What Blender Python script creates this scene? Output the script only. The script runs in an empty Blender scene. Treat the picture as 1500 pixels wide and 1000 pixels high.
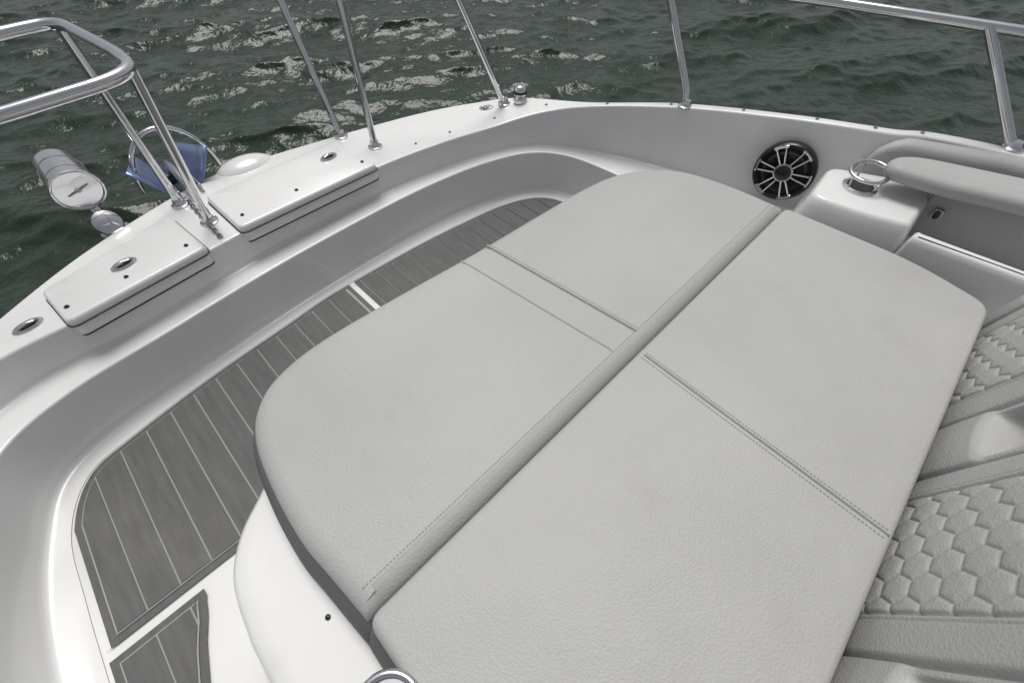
import bpy, bmesh, math, random
import numpy as np
from mathutils import Vector, Matrix
random.seed(4); np.random.seed(4)
S=0.75; Z0=2.3      # model unit -> metres ; height of sun pad top above water (model units)
scene=bpy.context.scene
def W(p): return (p[0]*S,p[1]*S,(p[2]+Z0)*S)

# ---------------------------------------------------------------- materials
def newmat(name,col,rough=.5,metal=0,coat=0,spec=.5):
    m=bpy.data.materials.new(name); m.use_nodes=True
    b=m.node_tree.nodes['Principled BSDF']
    b.inputs['Base Color'].default_value=(*col,1); b.inputs['Roughness'].default_value=rough
    b.inputs['Metallic'].default_value=metal
    b.inputs['Coat Weight'].default_value=coat; b.inputs['Coat Roughness'].default_value=.08
    b.inputs['Specular IOR Level'].default_value=spec
    return m,m.node_tree,b
def noise_col(nt,b,c1,c2,scale,detail=4,lo=.3,hi=.7,stretch=(1,1,1)):
    tc=nt.nodes.new('ShaderNodeTexCoord'); mp=nt.nodes.new('ShaderNodeMapping'); mp.inputs['Scale'].default_value=stretch
    n=nt.nodes.new('ShaderNodeTexNoise'); n.inputs['Scale'].default_value=scale; n.inputs['Detail'].default_value=detail
    r=nt.nodes.new('ShaderNodeValToRGB'); r.color_ramp.elements[0].position=lo; r.color_ramp.elements[1].position=hi
    r.color_ramp.elements[0].color=(*c1,1); r.color_ramp.elements[1].color=(*c2,1)
    nt.links.new(tc.outputs['Object'],mp.inputs[0]); nt.links.new(mp.outputs[0],n.inputs['Vector'])
    nt.links.new(n.outputs['Fac'],r.inputs[0]); nt.links.new(r.outputs[0],b.inputs['Base Color'])
    return tc,r
def grime(nt,b,tc,prev,scale,lo,hi,dark,stretch=(1,1,1)):
    mp=nt.nodes.new('ShaderNodeMapping'); mp.inputs['Scale'].default_value=stretch; mp.inputs['Location'].default_value=(3.1,1.7,.4)
    n=nt.nodes.new('ShaderNodeTexNoise'); n.inputs['Scale'].default_value=scale; n.inputs['Detail'].default_value=8; n.inputs['Roughness'].default_value=.65
    r=nt.nodes.new('ShaderNodeValToRGB'); r.color_ramp.elements[0].position=lo; r.color_ramp.elements[1].position=hi
    r.color_ramp.elements[0].color=(1,1,1,1); r.color_ramp.elements[1].color=(*dark,1)
    mx=nt.nodes.new('ShaderNodeMix'); mx.data_type='RGBA'; mx.blend_type='MULTIPLY'; mx.inputs[0].default_value=1
    nt.links.new(tc.outputs['Object'],mp.inputs[0]); nt.links.new(mp.outputs[0],n.inputs['Vector']); nt.links.new(n.outputs['Fac'],r.inputs[0])
    nt.links.new(prev.outputs[0] if prev.bl_idname!='ShaderNodeMix' else prev.outputs[2],mx.inputs[6]); nt.links.new(r.outputs[0],mx.inputs[7])
    nt.links.new(mx.outputs[2],b.inputs['Base Color'])
    return mx
def add_bump(nt,b,items):
    prev=None
    tc=nt.nodes.new('ShaderNodeTexCoord')
    for kind,scale,dist,strength in items:
        if kind=='noise':
            n=nt.nodes.new('ShaderNodeTexNoise'); n.inputs['Detail'].default_value=3; out=n.outputs['Fac']
        else:
            n=nt.nodes.new('ShaderNodeTexVoronoi'); out=n.outputs['Distance']
        n.inputs['Scale'].default_value=scale
        nt.links.new(tc.outputs['Object'],n.inputs['Vector'])
        bp=nt.nodes.new('ShaderNodeBump'); bp.inputs['Distance'].default_value=dist; bp.inputs['Strength'].default_value=strength
        nt.links.new(out,bp.inputs['Height'])
        if prev: nt.links.new(prev.outputs[0],bp.inputs['Normal'])
        prev=bp
    nt.links.new(prev.outputs[0],b.inputs['Normal'])

gel,nt,b=newmat('gelcoat_white',(.76,.76,.75),.28,0,.5)
tc,rr=noise_col(nt,b,(.715,.712,.70),(.785,.784,.775),2.5,6)
g1=grime(nt,b,tc,rr,7,.60,.85,(.88,.87,.85))
add_bump(nt,b,[('noise',3.0,.004,.25)])
vin,nt,b=newmat('vinyl_grey',(.40,.40,.39),.5,spec=.35)
tc,rr=noise_col(nt,b,(.378,.378,.371),(.430,.429,.420),2.2,8)
g1=grime(nt,b,tc,rr,5,.56,.80,(.93,.925,.91))
g2=grime(nt,b,tc,g1,38,.735,.77,(.62,.61,.59),(1,1.8,1))
add_bump(nt,b,[('noise',2.6,.022,.4),('noise',9,.005,.35),('voronoi',260,.0009,.6)])
vind,nt,b=newmat('vinyl_grey_perforated',(.35,.35,.345),.55,spec=.3)
add_bump(nt,b,[('voronoi',240,.001,.7)])
vside,nt,b=newmat('vinyl_side_shade',(.13,.13,.128),.65,spec=.25)  # shade on the cushion sides put into a dark base colour
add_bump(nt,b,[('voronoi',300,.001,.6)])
thread,_,_=newmat('thread',(.24,.24,.235),.7)
matg,nt,b=newmat('deck_mat_grey',(.15,.15,.15),.75,spec=.3)
tc,rr=noise_col(nt,b,(.103,.103,.102),(.143,.142,.140),5,9,.25,.78,(14,1.6,1))
grime(nt,b,tc,rr,4,.55,.8,(1.28,1.27,1.24))
add_bump(nt,b,[('noise',60,.002,.4)])
caulk,_,_=newmat('deck_mat_caulk',(.34,.34,.33),.7)
chrome,nt,b=newmat('polished_steel',(.64,.64,.65),.08,1)
add_bump(nt,b,[('noise',40,.0005,.2)])
chromed,_,_=newmat('brushed_steel',(.42,.43,.45),.25,1)
black,_,_=newmat('black_plastic',(.012,.012,.013),.3)
dark,_,_=newmat('dark_gap',(.05,.05,.05),.7)
cone,_,_=newmat('speaker_cone',(.03,.03,.032),.4)
bluest,_,_=newmat('anchor_steel',(.20,.26,.46),.28,.55)
reflm,nt,b=newmat('lamp_reflector',(.80,.81,.83),.15,.85)
add_bump(nt,b,[('voronoi',26,.003,.45)])
bulbm,_,_=newmat('lamp_bulb',(.8,.8,.76),.1,0,1)
wat,nt,b=newmat('water',(.017,.030,.019),.16,spec=.5)
b.inputs['IOR'].default_value=1.33
add_bump(nt,b,[('noise',2.4,.08,.5),('noise',7.5,.040,.5),('noise',24,.011,.5)])

# ---------------------------------------------------------------- helpers
def empty(name):
    e=bpy.data.objects.new(name,None); e.empty_display_size=.05; scene.collection.objects.link(e); return e
def mk(name,verts,faces,mat,parent=None,smooth=True,bevel=0,scale=True,angle=40):
    me=bpy.data.meshes.new(name)
    me.from_pydata([W(v) for v in verts] if scale else verts,[],faces); me.update()
    bm=bmesh.new(); bm.from_mesh(me); bmesh.ops.recalc_face_normals(bm,faces=bm.faces); bm.to_mesh(me); bm.free()
    me.materials.append(mat)
    o=bpy.data.objects.new(name,me); scene.collection.objects.link(o)
    if bevel:
        md=o.modifiers.new('bevel','BEVEL'); md.width=bevel*S; md.segments=4; md.limit_method='ANGLE'; md.angle_limit=math.radians(35)
    if smooth:
        me.polygons.foreach_set('use_smooth',[True]*len(me.polygons))
        try: me.set_sharp_from_angle(angle=math.radians(angle))
        except Exception: pass
    if parent: o.parent=parent
    return o
def catmull(P,n=8,closed=False):
    P=np.array(P,float); out=[]
    N=len(P); segs=N if closed else N-1
    for i in range(segs):
        if closed: p0,p1,p2,p3=P[(i-1)%N],P[i],P[(i+1)%N],P[(i+2)%N]
        else:
            p1,p2=P[i],P[i+1]; p0=P[i-1] if i>0 else 2*p1-p2; p3=P[i+2] if i+2<N else 2*p2-p1
        for k in range(n):
            t=k/n
            out.append(.5*((2*p1)+(-p0+p2)*t+(2*p0-5*p1+4*p2-p3)*t*t+(-p0+3*p1-3*p2+p3)*t**3))
    if not closed: out.append(P[-1])
    return np.array(out)
def fillet(P,r,n=5):
    P=[np.array(p,float) for p in P]; out=[P[0]]
    for i in range(1,len(P)-1):
        ri=r[i] if isinstance(r,(list,tuple)) else r
        a=P[i-1]-P[i]; c=P[i+1]-P[i]; la=np.linalg.norm(a); lc=np.linalg.norm(c)
        d1=min(ri,.45*la); d2=min(ri,.45*lc)
        A=P[i]+a/la*d1; C=P[i]+c/lc*d2
        for k in range(n+1):
            t=k/n; out.append((1-t)**2*A+2*t*(1-t)*P[i]+t*t*C)
    out.append(P[-1]); return out
def grid_faces(n,m,closed_m=False):
    f=[]
    for i in range(n-1):
        for j in range(m-1 if not closed_m else m):
            f.append((i*m+j,i*m+(j+1)%m,(i+1)*m+(j+1)%m,(i+1)*m+j))
    return f
def tube(name,pts,r,mat,parent=None,seg=14,rf=0,scale=True):
    if rf: pts=fillet(pts,rf,8)
    P=[Vector(p) for p in pts]; verts=[]
    t=(P[1]-P[0]).normalized(); u=t.orthogonal().normalized()
    for i,p in enumerate(P):
        if i==0: tn=(P[1]-P[0]).normalized()
        elif i==len(P)-1: tn=(P[-1]-P[-2]).normalized()
        else: tn=((P[i+1]-P[i]).normalized()+(P[i]-P[i-1]).normalized()).normalized()
        u=(u-tn*u.dot(tn)).normalized(); v=tn.cross(u)
        for k in range(seg):
            a=2*math.pi*k/seg; verts.append(tuple(p+u*math.cos(a)*r+v*math.sin(a)*r))
    f=grid_faces(len(P),seg,True)
    f.append(tuple(range(seg))); f.append(tuple(range((len(P)-1)*seg,len(P)*seg)))
    return mk(name,verts,f,mat,parent)
def lathe(name,prof,org,axis,mat,parent=None,seg=32,sx=1,sy=1,xdir=None):
    ax=Vector(axis).normalized(); u=Vector(xdir).normalized() if xdir else ax.orthogonal().normalized()
    u=(u-ax*u.dot(ax)).normalized(); v=ax.cross(u); o=Vector(org); verts=[]
    for r,z in prof:
        for k in range(seg):
            a=2*math.pi*k/seg; verts.append(tuple(o+ax*z+u*math.cos(a)*r*sx+v*math.sin(a)*r*sy))
    f=grid_faces(len(prof),seg,True)
    f.append(tuple(range(seg))); f.append(tuple(range((len(prof)-1)*seg,len(prof)*seg)))
    return mk(name,verts,f,mat,parent)
def obox(name,org,ax,ay,az,hx,hy,hz,mat,parent=None,bevel=.004):
    o=Vector(org); ax,ay,az=[Vector(a).normalized() for a in (ax,ay,az)]
    vs=[tuple(o+ax*hx*a+ay*hy*b_+az*hz*c) for a in (-1,1) for b_ in (-1,1) for c in (-1,1)]
    fs=[(0,1,3,2),(4,6,7,5),(0,4,5,1),(2,3,7,6),(0,2,6,4),(1,5,7,3)]
    return mk(name,vs,fs,mat,parent,bevel=bevel)
def offset(poly,d):
    P=np.array(poly)[:,:2]; n=len(P); out=[]
    A=sum(P[i][0]*P[(i+1)%n][1]-P[(i+1)%n][0]*P[i][1] for i in range(n)); sg=1 if A>0 else -1
    for i in range(n):
        a=P[i]-P[i-1]; c=P[(i+1)%n]-P[i]
        a/=np.linalg.norm(a)+1e-9; c/=np.linalg.norm(c)+1e-9
        n1=np.array([-a[1],a[0]])*sg; n2=np.array([-c[1],c[0]])*sg
        m=n1+n2; m/=np.linalg.norm(m)+1e-9; k=1/max(.5,m.dot(n1))
        out.append(P[i]+m*d*k)
    return out
def slab(name,outline,levels,mat,parent=None,angle=50,zf=None):
    verts=[]; n=len(outline)
    for d,z in levels:
        for p in offset(outline,d): verts.append((p[0],p[1],z if zf is None else z+zf(p[0],p[1])))
    f=grid_faces(len(levels),n,True)
    f.append(tuple(range(n))); f.append(tuple(range((len(levels)-1)*n,len(levels)*n)))
    return mk(name,verts,f,mat,parent,angle=angle)
def rpoly(corners,r,n=5):
    P=[np.array(c,float) for c in corners]; N=len(P); out=[]
    for i in range(N):
        a=P[i-1]-P[i]; c=P[(i+1)%N]-P[i]; la=np.linalg.norm(a); lc=np.linalg.norm(c)
        ri=r[i] if isinstance(r,(list,tuple)) else r
        A=P[i]+a/la*min(ri,.45*la); C=P[i]+c/lc*min(ri,.45*lc)
        for k in range(n+1):
            t=k/n; out.append((1-t)**2*A+2*t*(1-t)*P[i]+t*t*C)
    return out

# ---------------------------------------------------------------- hull / coaming
ST=[ # C1x,C1y,C2x,C2y,C4x,C4y,C6x,C6y,zrim,w3
(-1.62,-2.2,-1.45,-2.2,-1.0,-2.2,-.88,-2.2,.17,.9),
(-1.43,-.26,-1.25,-.26,-.93,-.26,-.82,-.26,.17,.9),
(-1.22,.5,-1.12,.5,-.9,.5,-.79,.5,.10,.9),
(-1.10,1.0,-1.02,1.0,-.885,1.0,-.78,1.0,.02,.9),
(-.97,1.4,-.93,1.35,-.83,1.29,-.762,1.27,-.05,.9),
(-.80,1.75,-.80,1.61,-.735,1.50,-.67,1.45,-.10,.9),
(-.565,1.948,-.60,1.72,-.53,1.60,-.50,1.512,-.10,.9),
(-.249,2.148,-.25,1.737,-.2,1.645,-.19,1.571,-.10,.9),
(.1675,2.31,.17,1.80,.15,1.69,.15,1.613,-.10,.9),
(.4257,2.345,.42,1.825,.42,1.715,.42,1.643,-.10,.9),
(.969,2.267,.90,1.84,.87,1.735,.87,1.643,-.10,.9),
(1.44,2.164,1.25,1.81,1.2,1.725,1.2,1.622,-.10,.9),
(1.754,2.04,1.56,1.75,1.5,1.68,1.5,1.58,-.10,.85),
(1.90,1.84,1.82,1.62,1.74,1.58,1.70,1.49,-.06,.8),
(2.03,1.42,1.98,1.38,1.87,1.38,1.785,1.33,.0,.85),
(2.20,.99,2.14,.97,1.90,1.0,1.80,1.0,.07,.88),
(2.28,.52,2.22,.51,1.91,.52,1.80,.52,.14,.88),
(2.36,.16,2.30,.15,1.91,.16,1.81,.16,.17,.88),
(2.53,-.26,2.46,-.27,1.95,-.26,1.83,-.26,.17,.88),
(2.85,-2.2,2.78,-2.2,2.0,-2.2,1.88,-2.2,.17,.88)]
SS=catmull(ST,10)
hull=empty('motorboat_hull')
verts=[]; m=0
for s in SS:
    C1=s[0:2];C2=s[2:4];C4=s[4:6];C6=s[6:8];z=s[8];w=s[9]
    inn=(C6-C1); inn/=np.linalg.norm(inn)
    C3=C4+(C2-C4)*w; C5=C4+(C6-C4)*.12
    pts=[(*(C1+inn*.45),-2.5),(*(C1+inn*.16),-1.2),(*(C1+inn*.02),z-.16),(*(C1-inn*.012),z-.10),(*(C1-inn*.012),z-.045),(*C1,z-.03),(*(C1+inn*.012),z),(*C2,z),(*C3,-.232),(*C4,-.240),(*C5,-.466),(*C6,-.472)]
    pr=fillet(pts,[0,.3,.02,.008,.008,.006,.01,.012,.020,.010,.026,0],6)
    m=len(pr); verts+= [tuple(p) for p in pr]
mk('deck_moulding',verts,grid_faces(len(SS),m),gel,hull,angle=70)
fl=[(s[6],s[7],-.474) for s in SS]
mk('cabin_sole',fl,[tuple(range(len(fl)))],gel,hull,smooth=False)
def interp_rim(k,t):
    i=min(int(k*10),len(SS)-1); s=SS[i]; p=s[0:2]*(1-t)+s[2:4]*t; return (p[0],p[1],s[8])
for k,t in [(13.3,.6),(14.2,.6),(14.9,.6),(15.6,.6),(16.3,.6),(16.9,.6),(17.5,.6),(18.0,.6),(18.3,.6),(11.3,.8),(10.7,.82),(12.2,.75)]:
    p=interp_rim(k,t); lathe('snap_button',[(.0075,0),(.0075,.003),(.005,.006),(.001,.0065)],p,(0,0,1),chromed,hull,16)

# ---------------------------------------------------------------- bow lids
def lid(corners,name='storage_hatch_lid'):
    e=empty(name)
    out=rpoly(corners,.03,6)
    slab('lid',out,[(.004,-.146),(.0,-.142),(.0,-.090),(.002,-.079),(.006,-.073),(.012,-.070)],gel,e,angle=75)
    slab('gasket',out,[(.002,-.151),(.002,-.147)],dark,e)
    slab('rebate',out,[(-.005,-.1005),(-.005,-.0975),(.001,-.0975)],dark,e)
    return e
l1=lid([(-.403,1.700),(.084,1.768),(.053,2.10),(-.433,1.94)])
l2=lid([(.223,1.792),(.906,1.818),(.84,2.17),(.21,2.13)])
for (x,y),pr in [((-.38,1.78),l1),((.03,1.83),l1),((-.19,1.80),l1),((.27,1.87),l2),((.52,1.88),l2),((.86,1.88),l2)]:
    lathe('screw',[(.008,0),(.008,.004),(.005,.007)],(x,y,-.071),(0,0,1),black,pr,12)
for (x,y,z,r) in [(-.175,1.878,-.07,0),(.767,2.03,-.07,0),(-.505,1.818,-.10,0),(1.723,1.93,-.10,1)]:
    e=empty('mooring_cleat')
    xd=(1,.15,0) if r==0 else (.8,-.6,0)
    lathe('flange',[(.045,0),(.045,.004),(.04,.008),(.034,.008),(.03,.002),(.012,.001)],(x,y,z),(0,0,1),chrome,e,36,1,.62,xd)
    lathe('well',[(.031,.0028),(.002,.0029)],(x,y,z),(0,0,1),black,e,36,1,.62,xd)
    tube('horn',[(x-.022,y-.004,z+.008),(x,y,z+.013),(x+.022,y+.004,z+.008)],.006,chrome,e,10)

# ---------------------------------------------------------------- floor mats
xs6=[s[6] for s in SS[40:141]]; ys6=[s[7] for s in SS[40:141]]
def f0(x):
    if x<xs6[0]or x>xs6[-1]: return .5
    return float(np.interp(x,xs6,ys6))
def fin(x,d):
    return min(f0(x+d*math.sin(a))-d*math.cos(a) for a in np.linspace(-1.57,1.57,13))
def strip(name,x0,x1,lo,hi,z,mat,parent,step=.012):
    n=max(2,int((x1-x0)/step)+1); vs=[]
    for x in np.linspace(x0,x1,n):
        a=lo(x); c=hi(x); c=max(c,a+.001)
        vs+=[(x,a,z),(x,c,z)]
    return mk(name,vs,grid_faces(n,2),mat,parent,smooth=False)
PW=.093
def mat_obj(x0,x1,lo,hi_in,xoff=0):
    e=empty('deck_mat')
    strip('border',x0,x1,lambda x:lo(x,0),lambda x:hi_in(x,.012),-.467,matg,e,.006)
    strip('caulking',x0+.022,x1-.022,lambda x:lo(x,.022),lambda x:hi_in(x,.034),-.4635,caulk,e,.006)
    xx=x0+.027; i=0
    while xx<x1-.032:
        xe=min(xx+PW-.005,x1-.027)
        if xe-xx>.01:
            strip('plank',xx,xe,lambda x:lo(x,.027),lambda x:hi_in(x,.039),-.460,matg,e,.006)
        xx+=PW; i+=1
    return e
mat_obj(-.768,.497,lambda x,d:.835+d,lambda x,d:fin(x,d))
mat_obj(.527,1.775,lambda x,d:.6+d,lambda x,d:fin(x,d))
def lo3(x,d):
    xr=[-.60,-.59,-.56,-.53,-.515]; yr=[-1.8,.56,.66,.73,.79]
    return min(.78,float(np.interp(x+d,xr,yr))) if x+d>-.60 else -1.8+d
mat_obj(-.770,-.515,lo3,lambda x,d:.815-d)

# ---------------------------------------------------------------- lounge base
base=empty('sun_lounge_base')
bo=[(-.37,-2.0),(-.37,-.3),(-.375,.35),(-.372,.47),(-.35,.60),(-.29,.69),(-.20,.76),(-.10,.85),(.1,.9),(.5,.9),(1.1,.88),(1.45,.86),(1.65,.74),(1.74,.5),(1.76,.2),(1.76,-.3),(1.76,-2.0)]
bo=[tuple(p) for p in catmull(bo,6)]
slab('base_moulding',bo,[(-.13,-.480),(-.085,-.468),(-.055,-.44),(-.03,-.36),(-.008,-.20),(0,-.165),(.004,-.15),(.02,-.138),(.05,-.136)],gel,base,angle=70)
lathe('snap_button',[(.006,0),(.006,.005),(.003,.007)],(-.222,.365,-.137),(0,0,1),black,base,12)

# ---------------------------------------------------------------- sun pad
pad=empty('sun_pad')
fp=[(-.150,.266),(-.163,.40),(-.172,.5),(-.165,.65),(-.140,.80),(-.09,.895),(0,.955),(.16,.982),(.45,.972),(.73,.955),(1.13,.943),(1.38,.932),(1.56,.895),(1.70,.81),(1.78,.70),(1.815,.56),(1.825,.42),(1.82,.266)]
fpo=[tuple(p) for p in catmull(fp,6)]
lv=[(.075,-.135),(.045,-.125),(.016,-.095),(.002,-.055),(.0,-.042),(.003,-.026),(.012,-.012),(.026,-.004),(.040,-.0008),(.05,0)]
# side panels coloured dark in place of shade, flared out so the band shows
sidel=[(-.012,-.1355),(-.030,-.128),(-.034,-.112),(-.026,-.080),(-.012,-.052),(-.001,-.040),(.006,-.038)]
slab('front_cushion',fpo,lv,vin,pad,angle=80)
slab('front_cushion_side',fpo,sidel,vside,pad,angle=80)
XB=np.linspace(-.136,1.806,60); vs=[]
for x in XB:
    e=.012*math.exp(-(x+.136)/.008)+.012*math.exp(-(1.806-x)/.008)
    for (y,z) in [(.312,-.004),(.309,.0010),(.297,-.0008),(.287,-.0032),(.276,-.0098),(.268,-.021),(.264,-.05)]:
        vs.append((x,y,z-e))
mk('fold_band',vs,grid_faces(60,7),vind,pad,angle=80)
ap=rpoly([(-.15,.268),(-.155,-.43),(1.755,-.44),(1.825,-.20),(1.82,.268)],[.035,.06,.06,.12,.035],8)
slab('rear_cushion',ap,[(.04,-.135),(.03,-.125),(.012,-.09),(0,-.045),(.001,-.026),(.004,-.013),(.008,-.006),(.014,-.0015),(.020,.0)],vin,pad,angle=80)
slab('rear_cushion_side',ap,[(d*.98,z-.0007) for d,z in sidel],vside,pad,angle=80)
def seam(a,c,r=.0022,mat=thread,off=0):
    tube('seam',[(a[0]+off,a[1],.0002),((a[0]+c[0])/2+off,(a[1]+c[1])/2,.0002),(c[0]+off,c[1],.0002)],r,mat,pad,8)
def stitches(a,c,off=0,z=.001,step=.0085):
    a=np.array(a); c=np.array(c); L=np.linalg.norm(c-a); d=(c-a)/L; nrm=np.array([-d[1],d[0]])
    vs=[];fs=[]; s=0
    while s<L-step:
        for k,(u,v) in enumerate([(0,-.0011),(.0055,-.0011),(.0055,.0011),(0,.0011)]):
            p=a+d*(s+u)+nrm*(v+off); vs.append((p[0],p[1],z))
        n=len(vs); fs.append((n-4,n-3,n-2,n-1)); s+=step
    mk('stitching',vs,fs,thread,pad,smooth=False)
seam((.800,.935),(.850,.315),.0018); seam((.806,.935),(.856,.315),.0032,vin); stitches((.815,.935),(.865,.315),0,.0012)
stitches((.686,.94),(.742,.315),0,.0012); seam((.683,.94),(.739,.315),.0011,vind)
seam((.792,.246),(.757,-.42),.0014); stitches((.792,.246),(.757,-.42),.012,.0012); stitches((.792,.246),(.757,-.42),-.012,.0012); seam((.797,.246),(.762,-.42),.0026,vin)
stitches((-.12,.316),(1.79,.316),0,.0008)

# drink holder on base beside the pad
ch=empty('drink_holder')
th=[(-.20+.062*math.cos(a),.115+.062*math.sin(a),-.0) for a in np.linspace(0,2*math.pi,49)]
tube('ring',th,.008,chrome,ch,12)
lathe('cup',[(.058,.0),(.055,-.10),(.01,-.105)],(-.20,.115,-.003),(0,0,1),chromed,ch,40)
lathe('foot',[(.07,-.137),(.07,-.12),(.058,-.10)],(-.20,.115,0),(0,0,1),gel,ch,40)

# ---------------------------------------------------------------- quilted backrest (upright, facing the bow)
NX,NZ=1100,230
X=np.linspace(-.45,1.78,NX); T=np.linspace(0,1,NZ)
Zc=-.16+.72*T
XX,ZZ=np.meshgrid(X,Zc,indexing='ij')
U=(XX-.31)%.71
def sm(x,a_,b_): t=np.clip((x-a_)/(b_-a_),0,1); return t*t*(3-2*t)
a=.060
def hexd(px,py):
    rx,ry=a,a*math.sqrt(3)
    ax=px%rx-rx/2; ay=py%ry-ry/2; bx=(px-rx/2)%rx-rx/2; by=(py-ry/2)%ry-ry/2
    sel=(ax**2+ay**2)<(bx**2+by**2); gx=np.abs(np.where(sel,ax,bx)); gy=np.abs(np.where(sel,ay,by))
    return a/2-np.maximum(gx,gx*.5+gy*math.sqrt(3)/2)
hd=hexd(ZZ*.95,XX*.95)
inhex=(U>.29)&(U<.62)
P=np.zeros_like(XX)
P+=np.where(inhex,-.0035*np.exp(-(hd/.0024)**2)+.0022*(1-np.exp(-(hd/.010)**2)),.002)
for c in (.29,.62): P-=.008*np.exp(-((U-c)/.004)**2)
P-=.003*np.exp(-((U-.275)/.002)**2)+.003*np.exp(-((U-.635)/.002)**2)
P+=.022*np.clip(np.sin(np.pi*np.clip((U-.2)/.51,0,1)),0,1)**.6
P+=.018*np.clip(np.sin(np.pi*np.clip(U/.2,0,1)),0,1)**.5*(1-sm(ZZ,.05,.08))
for c in (0.0,.2,.71): P-=.014*np.exp(-((U-c)/.006)**2)
rec=sm(U,.02,.045)*(1-sm(U,.155,.18))*sm(ZZ,.065,.10)
P-=.10*rec
blk=sm(U,.055,.065)*(1-sm(U,.135,.145))*sm(ZZ,.17,.185)
P+=.085*blk
P+=-.03*np.exp(-(ZZ+.16)/.03)
YY=-.478-.16*np.clip(ZZ,-.1,9)+P
topr=sm(ZZ,.46,.56); YY-=.10*topr**2
vs=np.stack([XX,YY,ZZ],-1).reshape(-1,3)
mk('quilted_backrest',[tuple(v) for v in vs],grid_faces(NX,NZ),vin,None,angle=180)

# ---------------------------------------------------------------- side module with cup holder, bench
sc=empty('side_console')
o=rpoly([(1.86,.225),(2.15,.25),(2.27,-.02),(2.22,-.13),(1.93,-.13),(1.885,.02)],[.07,.05,.05,.05,.03,.05],6)
slab('console_moulding',o,[(-.035,-.30),(-.02,-.10),(0,.01),(.006,.035),(.014,.046),(.024,.05)],gel,sc,angle=70)
o=rpoly([(1.90,-.12),(2.30,-.12),(2.40,-1.6),(2.0,-1.6)],.02,4)
slab('locker_bottom',o,[(0,-.30),(0,-.11)],gel,sc,angle=70)
o=rpoly([(1.905,-.145),(1.965,-.145),(2.05,-1.6),(1.985,-1.6)],.012,5)
slab('locker_front',o,[(-.02,-.30),(-.008,-.10),(0,.0),(.003,.018),(.010,.026),(.018,.028)],gel,sc,angle=70)
cp=(2.06,.10,.05)
d=empty('cup_holder')
lathe('flange',[(.062,0),(.062,.006),(.055,.012),(.048,.010),(.044,.003)],cp,(0,0,1),chrome,d,40)
lathe('well',[(.047,.0105),(.002,.0108)],cp,(0,0,1),black,d,40)
ring=[(cp[0]+.066*math.cos(t)+.02,cp[1]+.066*math.sin(t)-.0,cp[2]+.058+.012*math.cos(t)) for t in np.linspace(0,2*math.pi,49)]
tube('hoop',ring,.0075,chrome,d,12)
for t in (0.6,-1.2,2.6):
    tube('leg',[(cp[0]+.056*math.cos(t),cp[1]+.056*math.sin(t),cp[2]+.005),(cp[0]+.066*math.cos(t)+.02,cp[1]+.066*math.sin(t),cp[2]+.058+.012*math.cos(t))],.005,chrome,d,8)
bs=empty('side_bench_seat')
def wallx(y): 
    return float(np.interp(-y,[-1.0,-.51,-.15,.27,2.2],[2.14,2.22,2.30,2.46,2.78]))
ys=np.linspace(.17,-1.8,60); vs=[]
for i,y in enumerate(ys):
    k=min(1,(0.17-y)/.12); k=math.sqrt(max(0,1-(1-k)**2))
    wx=wallx(y); zt=.02+.14*k
    for (dx,z) in [(.02,-.2),(-.055,-.2),(-.065,-.1),(-.06,zt-.03),(-.05,zt-.012),(-.035,zt),(.0,zt+.004),(.02,zt)]:
        vs.append((wx+dx,y,z))
mk('back_panel',vs,grid_faces(60,8),vin,bs,angle=80)
o=rpoly([(2.06,.06),(2.16,.08),(2.24,.0),(2.36,-.4),(2.62,-1.8),(2.42,-1.8),(2.14,-.35),(2.07,-.12)],[.05,.05,.08,.1,.05,.05,.1,.08],6)
slab('bolster_cushion',o,[(.03,.100),(.01,.106),(0,.125),(.005,.143),(.016,.154),(.035,.159)],vin,bs,angle=80)
obox('latch_plate',(2.165,-.175,.01),(1,0,0),(0,1,0),(0,0,1),.008,.016,.02,chromed,bs,.003)
lathe('latch_knob',[(.010,0),(.012,.012),(.004,.016)],(2.155,-.175,.01),(-1,0,0),black,bs,14)
o=rpoly([(2.17,-.12),(2.30,-.12),(2.46,-1.8),(2.35,-1.8)],.01,3)
slab('recess_back',o,[(0,-.12),(0,.112)],vind,bs)

# ---------------------------------------------------------------- speaker
sp=empty('marine_speaker')
c=Vector((2.165,.40,-.05)); ax=Vector((-1,-.14,.10)).normalized(); up=Vector((0,0,1)); up=(up-ax*up.dot(ax)).normalized(); sd=ax.cross(up)
R=.128
lathe('rim',[(R,-.03),(R,.006),(R-.006,.014),(R-.018,.014),(R-.024,.006),(R-.03,-.002)],c,ax,black,sp,64)
lathe('cone',[(R-.026,.001),(R-.034,.0005),(.04,-.0),(.001,-.0)],c,ax,cone,sp,64)
lathe('surround',[(R-.030,.0015),(R-.038,.008),(R-.050,.0015)],c,ax,black,sp,64)
lathe('cap',[(.042,.0015),(.040,.014),(.030,.019),(.001,.020)],c,ax,chromed,sp,40)
lathe('cap_badge',[(.034,.0188),(.030,.022),(.001,.023)],c,ax,black,sp,40)
for i in range(6):
    t=i*math.pi/3+.5
    for dt in (-.17,.17):
        p0=c+(up*math.cos(t+dt*1.3)+sd*math.sin(t+dt*1.3))*.04+ax*.012
        p1=c+(up*math.cos(t+dt)+sd*math.sin(t+dt))*(R-.02)+ax*.013
        tube('spoke',[tuple(p0),tuple((p0+p1)/2),tuple(p1)],.0042,chrome,sp,8)
    arc=[tuple(c+(up*math.cos(t+q)+sd*math.sin(t+q))*(R-.014)+ax*.014) for q in np.linspace(-.24,.24,9)]
    tube('rim_accent',arc,.006,chrome,sp,8)

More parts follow.
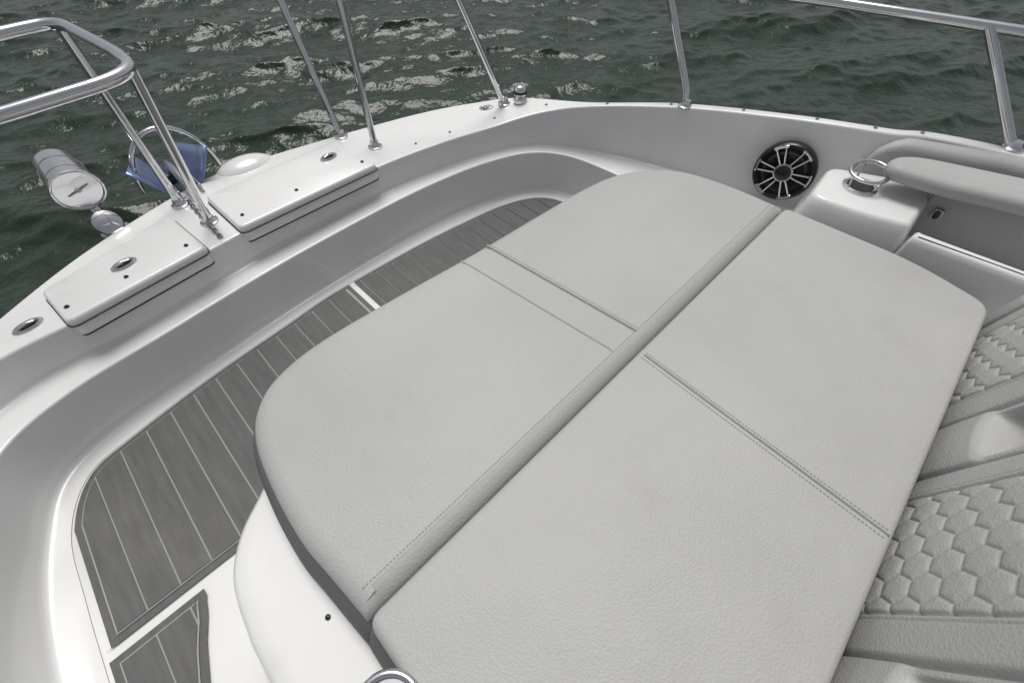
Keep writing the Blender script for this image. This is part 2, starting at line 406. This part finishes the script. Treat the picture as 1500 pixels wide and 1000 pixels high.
# ---------------------------------------------------------------- rails
rail=empty('bow_rail')
r=.0175
tube('port_rail',[(-1.55,-.5,.50),(-1.25,.7,.50),(-1.0,1.35,.51),(-.62,1.64,.52),(-.13,1.667,.52),(.13,1.672,.53),(.195,1.72,.535),(.195,1.82,.545),(.13,2.17,.57),(-.02,2.155,.57),(-.6,1.98,.57),(-.9,1.78,.56)],r,chrome,rail,16,.07)
def stan(pts,rr=.0165):
    tube('stanchion',pts,rr,chrome,rail,16,.06)
    p=pts[0]; lathe('foot',[(.036,0),(.036,.006),(.028,.010),(.024,.018),(.021,.03),(.017,.031)],(p[0],p[1],p[2]),(0,0,1),chrome,rail,28)
stan([(.117,2.19,-.10),(.127,2.178,.57)])
stan([(.160,1.975,-.10),(.195,1.76,.535)])
stan([(-1.15,.9,.02),(-1.15,.98,.50)]); stan([(-.85,1.6,-.1),(-.85,1.5,.515)])
stan([(.948,2.234,-.10),(.945,2.46,.57)])
stan([(1.015,2.014,-.10),(1.085,2.13,.57)])
stan([(1.806,1.87,-.08),(1.47,1.87,.56)])
stan([(2.165,.955,.07),(2.165,.965,.13),(2.19,1.22,.51)])
stan([(2.50,-.24,.17),(2.51,.08,.50)])
stan([(2.62,-1.2,.17),(2.62,-.95,.50)])
tube('starboard_rail',[(.2,2.75,.57),(.945,2.46,.57),(1.085,2.13,.57),(1.47,1.87,.56),(1.95,1.55,.53),(2.19,1.22,.51),(2.42,.643,.50),(2.52,.06,.50),(2.60,-.4,.50),(2.72,-2.0,.50)],r,chrome,rail,16,.08)

# navigation light
nl=empty('navigation_light'); p=(1.865,1.80,-.065)
lathe('base',[(.04,0),(.04,.010),(.028,.018),(.022,.03)],p,(0,0,1),chrome,nl,28)
lathe('lamp',[(.022,.025),(.033,.035),(.037,.05),(.034,.068),(.022,.082),(.002,.087)],p,(0,0,1),chrome,nl,28)
lathe('lens',[(.038,.045),(.0385,.055),(.037,.058)],p,(0,0,1),black,nl,28)

# spotlight
sl=empty('spotlight'); c=Vector((-.150,2.275,.055)); ax=Vector((.05,-.96,-.14)).normalized()
lathe('housing',[(.002,-.205),(.060,-.202),(.070,-.195),(.074,-.18),(.074,-.02),(.082,-.015),(.085,.0),(.083,.012),(.078,.013),(.075,.002),(.060,-.0145),(.002,-.0155)],c,ax,chrome,sl,56)
lathe('reflector',[(.0745,.005),(.068,.0),(.055,-.006),(.03,-.010),(.002,-.011)],c,ax,reflm,sl,48)
tube('bulb_shield',[tuple(c+ax*.004+Vector((-.04,0,-.01))),tuple(c+ax*.010),tuple(c+ax*.004+Vector((.04,0,.01)))],.004,chromed,sl,8)
lathe('bulb',[(.014,-.010),(.016,.0),(.010,.008),(.002,.010)],c,ax,bulbm,sl,16)
for q in (-.135,-.06): lathe('band',[(.0748,q),(.0748,q+.006)],c,ax,chromed,sl,48)
tube('bracket',[tuple(c-ax*.05+Vector((0,0,-.06))),(-.145,2.25,-.12)],.020,chrome,sl,16)
lathe('swivel',[(.030,0),(.048,.008),(.052,.02),(.048,.032),(.03,.038),(.01,.040)],(-.15,2.24,-.09),(.2,-.8,.7),chrome,sl,32)
lathe('foot',[(.055,0),(.055,.02),(.03,.03)],(-.14,2.215,-.13),(0,0,1),chromed,sl,28)

# anchor, roller, chain
an=empty('anchor'); ax0=.185
for sgn in (-1,1):
    vs=[];n=9
    for i in range(n):
        t=i/(n-1)
        for j in range(6):
            q=j/5
            x=ax0+sgn*(.012+q*.15*(1-.5*t)); y=2.29+.36*t+.02*q; z=-.14+.18*q**1.3*(1-.3*t)-.03*t
            vs.append((x,y,z))
    ob=mk('fluke',vs,grid_faces(n,6),bluest,an,angle=80); md=ob.modifiers.new('s','SOLIDIFY'); md.thickness=.006
tube('shank',[(ax0,2.18,-.05),(ax0,2.34,-.02),(ax0,2.50,-.05),(ax0,2.62,-.20)],.018,chromed,an,12,.06)
hoop=[(ax0+.02+.17*math.cos(t),2.40,-.10+.23*math.sin(t)) for t in np.linspace(0,math.pi,25)]
tube('roll_bar',hoop,.011,chrome,an,10)
for dx in (-.045,.045): obox('roller_cheek',(ax0+dx,2.34,-.10),(1,0,0),(0,1,0),(0,0,1),.005,.12,.04,chromed,an,.003)
lathe('roller',[(.03,-.04),(.02,0),(.03,.04)],(ax0,2.42,-.09),(1,0,0),black,an,20)
pl=empty('bow_pulpit_moulding')
vs=[];n=28;mm=10
for i in range(n):
    t=2*math.pi*i/n
    for j in range(mm):
        q=j/(mm-1)*math.pi/2
        vs.append((.46+.16*math.cos(t)*math.cos(q),2.32+.10*math.sin(t)*math.cos(q),-.15+.085*math.sin(q)))
f=[(i*mm+j,((i+1)%n)*mm+j,((i+1)%n)*mm+j+1,i*mm+j+1) for i in range(n) for j in range(mm-1)]
mk('dome',vs,f,gel,pl)
cn=empty('anchor_chain')
for i in range(16):
    t=i/15; cx=.150; cy=2.20-.36*t; cz=-.093
    e2=(1,0,0) if i%2 else (0,0,1)
    pts=[(cx+.008*math.sin(a_)*e2[0],cy+.015*math.cos(a_),cz+.008*math.sin(a_)*e2[2]) for a_ in np.linspace(0,2*math.pi,17)]
    tube('link',pts,.0035,chromed,cn,6)

# ---------------------------------------------------------------- water
n=760
u=np.linspace(-1,1,n); g=15*u+np.sign(u)*2500*np.abs(u)**21
GX,GY=np.meshgrid(g+4,g+4,indexing='ij')
amp=1/(1+(np.maximum(np.abs(u[:,None]),np.abs(u[None,:]))/.86)**24)
H=np.zeros_like(GX); DX=np.zeros_like(GX); DY=np.zeros_like(GX)
wd=math.radians(62)
for i in range(90):
    lam=.18*(2.6/.18)**np.random.rand(); k=2*math.pi/lam; th=wd+np.random.normal(0,.42)
    A=.0062*lam**.92*(.5+np.random.rand()); ph=np.random.rand()*6.28
    q=k*(math.cos(th)*GX+math.sin(th)*GY)+ph
    H+=A*np.sin(q); DX+=1.0*A*math.cos(th)*np.cos(q); DY+=1.0*A*math.sin(th)*np.cos(q)
V=np.stack([GX+DX*amp,GY+DY*amp,H*amp],-1).reshape(-1,3)
me=bpy.data.meshes.new('water')
idx=np.arange((n-1)*(n-1)); I=idx//(n-1); J=idx%(n-1)
F=np.stack([I*n+J,(I+1)*n+J,(I+1)*n+J+1,I*n+J+1],-1).astype(np.int32)
me.vertices.add(n*n); me.vertices.foreach_set('co',V.ravel().astype(np.float32))
me.loops.add(F.size); me.loops.foreach_set('vertex_index',F.ravel())
me.polygons.add(len(F)); me.polygons.foreach_set('loop_start',np.arange(0,F.size,4,dtype=np.int32))
me.polygons.foreach_set('use_smooth',np.ones(len(F),bool)); me.update(calc_edges=True); me.validate()
me.materials.append(wat)
wo=bpy.data.objects.new('water',me); scene.collection.objects.link(wo)

# ---------------------------------------------------------------- light
w=bpy.data.worlds.new('World'); scene.world=w; w.use_nodes=True; nt=w.node_tree
bg=nt.nodes['Background']; sky=nt.nodes.new('ShaderNodeTexSky'); sky.sky_type='NISHITA'; sky.sun_disc=False
el=math.radians(70); az=math.radians(35)
sky.sun_elevation=el; sky.sun_rotation=az; sky.dust_density=4; sky.air_density=1.0
hs=nt.nodes.new('ShaderNodeHueSaturation'); hs.inputs['Saturation'].default_value=.25
nt.links.new(sky.outputs[0],hs.inputs['Color']); nt.links.new(hs.outputs[0],bg.inputs[0]); bg.inputs[1].default_value=.092
L=bpy.data.lights.new('sun','SUN'); L.energy=2.0; L.angle=math.radians(30); L.color=(1,.982,.95)
lo=bpy.data.objects.new('sun',L); scene.collection.objects.link(lo)
dv=Vector((math.sin(az)*math.cos(el),math.cos(az)*math.cos(el),math.sin(el)))
lo.rotation_euler=dv.to_track_quat('Z','Y').to_euler()
# ---------------------------------------------------------------- camera
cam=bpy.data.cameras.new('camera'); co=bpy.data.objects.new('camera',cam); scene.collection.objects.link(co)
cam.sensor_width=36; cam.lens=36*620/1500; cam.clip_start=.02; cam.clip_end=8000
co.location=W((0,0,1)); co.rotation_euler=(math.radians(90-51.87),0,math.radians(-45))
scene.camera=co
scene.view_settings.view_transform='Standard'
try: scene.view_settings.look='None'
except Exception: pass
scene.view_settings.exposure=0
